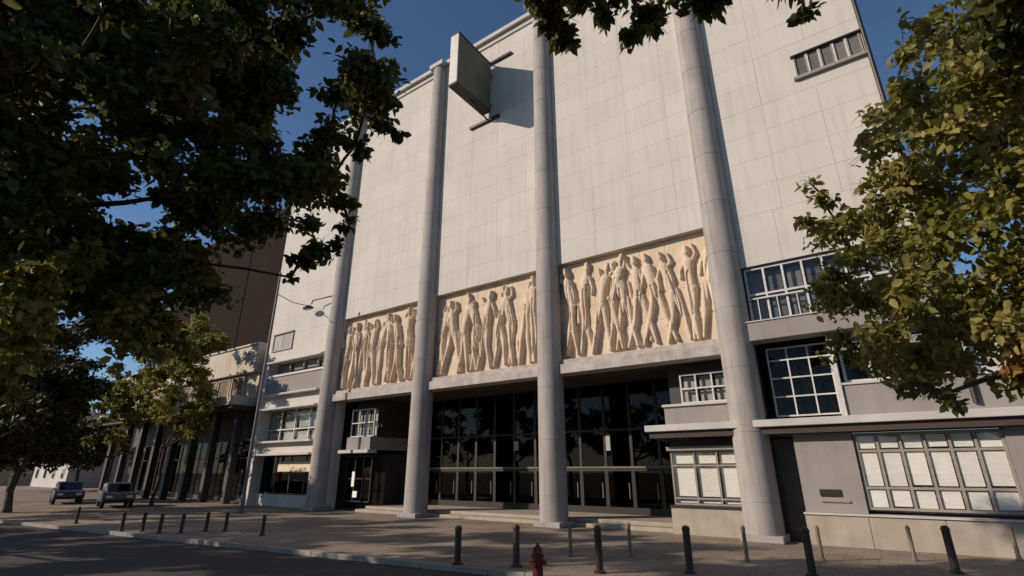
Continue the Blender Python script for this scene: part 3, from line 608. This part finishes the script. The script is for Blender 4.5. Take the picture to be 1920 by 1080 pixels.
# ------------------------------------------------------------------ trees
def leaf_mesh(name, pts, size, m, tint, droop=0.35, wid=0.62):
    """pts (n,3); each leaf two triangles folded along the midrib"""
    n = len(pts)
    a = rng.uniform(0, 2*np.pi, n); e = rng.normal(-droop, 0.55, n)
    d = np.stack([np.cos(a)*np.cos(e), np.sin(a)*np.cos(e), np.sin(e)], 1)
    r = rng.normal(size=(n, 3)); s = np.cross(d, r); s /= np.linalg.norm(s, axis=1)[:, None]+1e-9
    nn = np.cross(s, d); L = (size*rng.uniform(0.65, 1.3, n))[:, None]; W = L*wid
    base = pts; tip = pts+d*L
    mid = pts+d*L*0.45
    l1 = pts+d*L*0.28+s*W*0.46+nn*W*0.16; l2 = pts+d*L*0.66+s*W*0.40+nn*W*0.10
    r1 = pts+d*L*0.28-s*W*0.46+nn*W*0.16; r2 = pts+d*L*0.66-s*W*0.40+nn*W*0.10
    tip = tip-np.array([0, 0, 1])*L*0.10
    V = np.stack([base, l1, l2, tip, r2, r1], 1).reshape(-1, 3).astype(np.float32)
    k = np.arange(n)*6
    F = np.stack([k, k+1, k+2, k+3, k, k+3, k+4, k+5], 1).reshape(-1).astype(np.int32)
    c = V.mean(0); V = V-c
    me = bpy.data.meshes.new(name); me.vertices.add(6*n); me.vertices.foreach_set('co', V.ravel())
    me.loops.add(8*n); me.loops.foreach_set('vertex_index', F); me.polygons.add(2*n)
    me.polygons.foreach_set('loop_start', np.arange(2*n, dtype=np.int32)*4)
    at_ = me.attributes.new('tint', 'FLOAT', 'POINT'); at_.data.foreach_set('value', np.repeat(np.clip(tint, 0, 1), 6).astype(np.float32))
    me.materials.append(M[m]); me.update(); me.validate()
    return me, c
def blob_pts(blobs, dens):
    P = []; T = []
    for (c, r, w) in blobs:
        n = int(dens*w*r**2.3)
        g = rng.normal(size=(n, 3)); g /= np.linalg.norm(g, axis=1)[:, None]
        rad = r*np.clip(rng.uniform(0, 1, n)**0.45*rng.uniform(0.75, 1.15, n), 0, 1.2)
        q = g*rad[:, None]; q[:, 2] *= 0.75
        # twig-like sub-clumping
        k = max(3, n//22); cen = q[rng.integers(0, n, k)]; own = rng.integers(0, k, n)
        q = q*0.32+cen[own]*0.68+rng.normal(scale=0.07*r, size=(n, 3))
        P.append(q+np.array(c)); T.append(np.clip(rng.normal(0.5, 0.16, n)+rng.normal(0, 0.16), 0, 1))
    return np.concatenate(P), np.concatenate(T)
def tree(name, base, label, blobs, limbs, leafm, dens, size, trunk_r, fork, group=None, extra=None, nlimb=None):
    base = Vector(base)
    t = thing(name, base, label, 'tree', group)
    F = Vector(fork); m = MB()
    mid = base.lerp(F, .5)+Vector((rnd.uniform(-.15, .15), rnd.uniform(-.15, .15), 0))
    m.tube([base-Vector((0, 0, .15)), base+Vector((0, 0, .25)), mid, F], [trunk_r*1.5, trunk_r*1.05, trunk_r*.88, trunk_r*.75], 12)
    m.build('trunk', 'bark', t, smooth=True)
    m = MB()
    order = sorted(blobs, key=lambda b: (Vector(b[0])-F).length)
    nodes = [(F, trunk_r*.6)]
    for (c, r, w) in order:                       # each clump hangs on the nearest branch node nearer to the fork
        c = Vector(c); dF = (c-F).length
        best = min(nodes, key=lambda nd: (nd[0]-c).length+0.35*(nd[0]-F).length)
        p0, r0 = best; r1 = max(trunk_r*.09, r0*.68)
        b1 = p0.lerp(c, .5)+Vector((rnd.uniform(-.2, .2), rnd.uniform(-.2, .2), rnd.uniform(0, .25)))*min(1, (c-p0).length*.25)
        m.tube([p0, b1, c], [r0*.9, (r0+r1)*.45, r1*.7], 6, cap=False); nodes.append((c, r1)); nodes.append((b1, (r0+r1)*.45))
        for k in range(4):                         # twigs
            v = Vector((rnd.gauss(0, 1), rnd.gauss(0, 1), rnd.gauss(0, .6))).normalized()*r*.85
            m.tube([c, c+v*.5+Vector((0, 0, .06)), c+v], [r1*.4, r1*.25, r1*.1], 4, cap=False)
    m.build('branches', 'bark', t, smooth=True)
    P, T = blob_pts(blobs, dens); me, c = leaf_mesh('crown', P, size, leafm, T)
    o = place('crown', me, c, t); o['kind'] = 'stuff'
    if extra:
        P, T = blob_pts(extra[0], extra[2]); me, c = leaf_mesh('autumn_dapple_leaves', P, extra[3], extra[1], T)
        o = place('autumn_dapple_leaves', me, c, t); o['kind'] = 'stuff'; o['label'] = 'rust coloured autumn leaves' if extra[1] == 'leaf_orange' else 'olive leaves low in the crown, coloured as sunlit dapple'
    return t
def inside(poly, x, y):
    r = False; j = len(poly)-1
    for i in range(len(poly)):
        xi, yi = poly[i]; xj, yj = poly[j]
        if (yi > y) != (yj > y) and x < (xj-xi)*(y-yi)/(yj-yi)+xi: r = not r
        j = i
    return r
def fill(poly, step, d0, d1, r0, r1, gaps=(), w=1.0, jit=.5):
    xs = [p[0] for p in poly]; ys = [p[1] for p in poly]; out = []
    x = min(xs)
    while x <= max(xs):
        y = min(ys)
        while y <= max(ys):
            u, v = x+rnd.uniform(-jit, jit)*step, y+rnd.uniform(-jit, jit)*step
            if inside(poly, u, v):
                D = rnd.uniform(d0, d1); r = rnd.uniform(r0, r1)
                if all(math.hypot(u-gx, v-gy) > gr+0.75*r/D*1000 for gx, gy, gr in gaps):
                    out.append((tuple(at_dist(u, v, D)), r, w*rnd.uniform(.7, 1.2)))
            y += step
        x += step
    return out

# big dark tree on the left, crown over the road
gapsL = [(140,215,4),(250,350,6),(600,85,4),(128,655,52)]
polyL = [(-120,-60),(600,-60),(690,-10),(690,80),(705,200),(650,235),(615,330),(600,420),(520,450),(480,470),(430,520),(370,560),(350,640),(240,670),(205,700),(60,720),(-120,760)]
bl_ = fill(polyL, 62, 9.0, 13.5, .55, .85, gapsL, .72)
bl_ += fill([(-100,-60),(560,-60),(560,330),(460,440),(200,520),(-100,560)], 96, 13.0, 16.0, .8, 1.1, gapsL, .6)
bl_ += [(tuple(at_dist(u, v, D)), r, 1.0) for u, v, D, r in [(715,232,10.5,.36),(745,250,10.5,.25),(665,275,10.5,.40),(640,380,10.6,.40),(655,415,10.7,.28),(600,470,10.8,.42),(560,490,11,.33),(545,520,11,.16),(690,60,10.2,.5),(705,130,10.2,.45),(720,190,10.4,.38),(625,330,10.4,.4),(636,455,10.6,.22)]]
for k in range(9):    # unseen crown clumps added towards the sun, to shade the visible leaves
    a = rnd.uniform(0, 2*math.pi); q = rnd.uniform(.1, 1)**.5*5.6
    X, Y, Z = -13.0+q*math.cos(a), -2.2+q*.75*math.sin(a), rnd.uniform(5.5, 15)
    u, v = proj((X, Y, Z))
    if -150 < u < 2100 and v > -200: continue
    bl_.append(((X, Y, Z), rnd.uniform(1.1, 1.6), .55))
tree('shade_tree', (-11.6, -.6, -.14), 'large dark shade tree whose crown fills the upper left of the view', bl_, 8, 'leaf_dark', 1180, .165, .34, (-11.4, .6, 5.0),
     extra=([(tuple(at_dist(u, v, D)), r, 1.0) for u, v, D, r in [(20,560,9.5,.6),(60,520,9.3,.5),(110,500,9.4,.4),(20,620,9.6,.5),(60,590,9.2,.4),(230,600,10,.4),(280,620,10.2,.4),(160,480,9.6,.4),(250,560,10,.4),(320,600,10.4,.3),(10,680,9.6,.5),(30,740,9.8,.4),(250,650,10,.4),(300,660,10.2,.3)]], 'leaf_gold', 900, .16))  # olive clumps put sunlit dapple into the leaf colour

# sunlit tree on the right
polyR = [(1740,40),(1830,0),(1990,-60),(2120,100),(2120,760),(1830,720),(1620,700),(1570,600),(1540,480),(1600,330),(1680,250),(1690,130)]
br_ = fill(polyR, 58, 9.0, 13.0, .52, .85, [(1890,420,8),(1850,700,14)], .57)
br_ += [(tuple(at_dist(u, v, D)), r, w) for u, v, D, r, w in [(1640,260,10.5,.42,.5),(1625,215,10.6,.3,.4),(1545,370,10.2,.36,.6),(1520,345,10.2,.22,.5),(1520,420,10.2,.34,.6),(1570,420,10.3,.5,.7),(1550,520,10.4,.5,.7),(1610,560,10.2,.55,.7),(1600,480,10.5,.5,.7),(1660,640,10,.45,.7),(1700,720,10,.38,.8),(1770,740,9.8,.4,.8),(1660,380,10.6,.5,.6),(1680,180,11,.4,.6),(1700,100,11,.4,.7)]]
ex_ = [(tuple(at_dist(u, v, 9.6)), r, 1.0) for u, v, r in [(1895,620,.28),(1915,690,.34),(1905,650,.25)]]
tree('sunlit_tree', (4.6, 9.6, 0), 'olive green sunlit tree hiding the right end of the theatre', br_, 8, 'leaf_gold', 1050, .14, .24, (4.3, 9.7, 3.6), extra=(ex_, 'leaf_orange', 900, .16))

# branch tips hanging in from above
bo_ = fill([(1010,-55),(1350,-55),(1345,0),(1290,15),(1150,40),(1040,55),(1005,10)], 62, 8.2, 9.6, .38, .55, (), 1.2)
bo_ += fill([(1450,-60),(1570,-60),(1560,-15),(1470,-15)], 60, 8.4, 9.4, .34, .45, (), 1.2)
bo_ += fill([(1830,-80),(2050,-80),(2050,60),(1930,45),(1850,10)], 62, 7.6, 9.0, .38, .55, (), 1.2)
bo_ += [(tuple(at_dist(u, v, 8.8)), r, 1.0) for u, v, r in [(1015,15,.24),(1025,40,.22),(1060,80,.24),(1045,60,.22),(1180,70,.26),(1130,40,.3),(1510,22,.22),(1235,55,.2),(1330,12,.2),(1870,40,.25)]]
for k in range(16):
    X, Y, Z = rnd.uniform(0.5, 5.5), rnd.uniform(-5.5, 0.5), rnd.uniform(8.5, 12.5)
    u, v = proj((X, Y, Z))
    if u != 9999 and v > -220 and -100 < u < 2020: continue
    bo_.append(((X, Y, Z), rnd.uniform(.9, 1.4), .5))
tree('overhanging_tree', (3.2, -2.6, 0), 'dark leafy branch tips hanging into the top edge of the view', bo_, 8, 'leaf_dark', 1150, .17, .26, (2.6, -1.6, 7.0))

# smaller trees further left along the pavement
def street_tree(px, py0, Y, label, leafm, spread, zs, dens, size, tr=.13, n=26):
    b = on_y(px, 940, Y); bl2 = []
    for k in range(n):
        a = rnd.uniform(0, 6.283); q = spread*rnd.uniform(0, 1)**.5; z = rnd.uniform(*zs)
        bl2.append(((b.x+q*math.cos(a), Y+q*.8*math.sin(a), z), rnd.uniform(.28, .42)*spread, rnd.uniform(.6, 1.1)))
    tree('street_tree', (b.x, Y, 0), label, bl2, 6, leafm, dens, size, tr, (b.x+.1, Y, zs[0]*.75), group='small trees along the left pavement')
street_tree(285, 0, 16.5, 'olive small tree before the low pale wing', 'leaf_gold', 2.9, (5.0, 13.6), 200, .28, n=60)
street_tree(190, 0, 15.5, 'yellowish small tree left of the olive one, thin trunk', 'leaf_gold', 2.5, (4.0, 10.2), 190, .28, n=44)
street_tree(-40, 0, 8.0, 'dark tree added at the left edge to shade the parked cars', 'leaf_far', 3.8, (2.8, 8.5), 150, .28, .2, 44)  # added at the left edge so its crown shades the cars
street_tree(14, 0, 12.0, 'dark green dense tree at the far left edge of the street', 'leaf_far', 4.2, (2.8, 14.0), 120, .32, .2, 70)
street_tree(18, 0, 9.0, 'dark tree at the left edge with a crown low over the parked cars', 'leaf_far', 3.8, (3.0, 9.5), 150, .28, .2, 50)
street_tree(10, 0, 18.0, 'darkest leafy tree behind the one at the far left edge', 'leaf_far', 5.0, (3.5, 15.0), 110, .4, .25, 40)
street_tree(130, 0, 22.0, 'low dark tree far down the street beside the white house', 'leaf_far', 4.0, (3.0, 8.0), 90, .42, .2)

# unseen near-side trees left of the view, added to shade the road
for i, (X, Y, lab) in enumerate([(-21.5, -3.4, 'nearest'), (-28.5, -2.6, 'second'), (-36.0, -3.2, 'third'), (-44.0, -3.8, 'fourth')]):
    bl3 = []
    for k in range(46):
        a = rnd.uniform(0, 6.283); q = 4.0*rnd.uniform(0, 1)**.5
        bl3.append(((X+q*math.cos(a), Y+q*math.sin(a), rnd.uniform(4.0, 12.8)), rnd.uniform(1.0, 1.5), rnd.uniform(.7, 1.1)))
    tree('unseen_shade_tree', (X, Y, -.14), lab+' of the unseen trees added across the road to shade the asphalt', bl3, 6, 'leaf_dark', 160, .3, .2, (X, Y, 3.2), group='trees across the road')
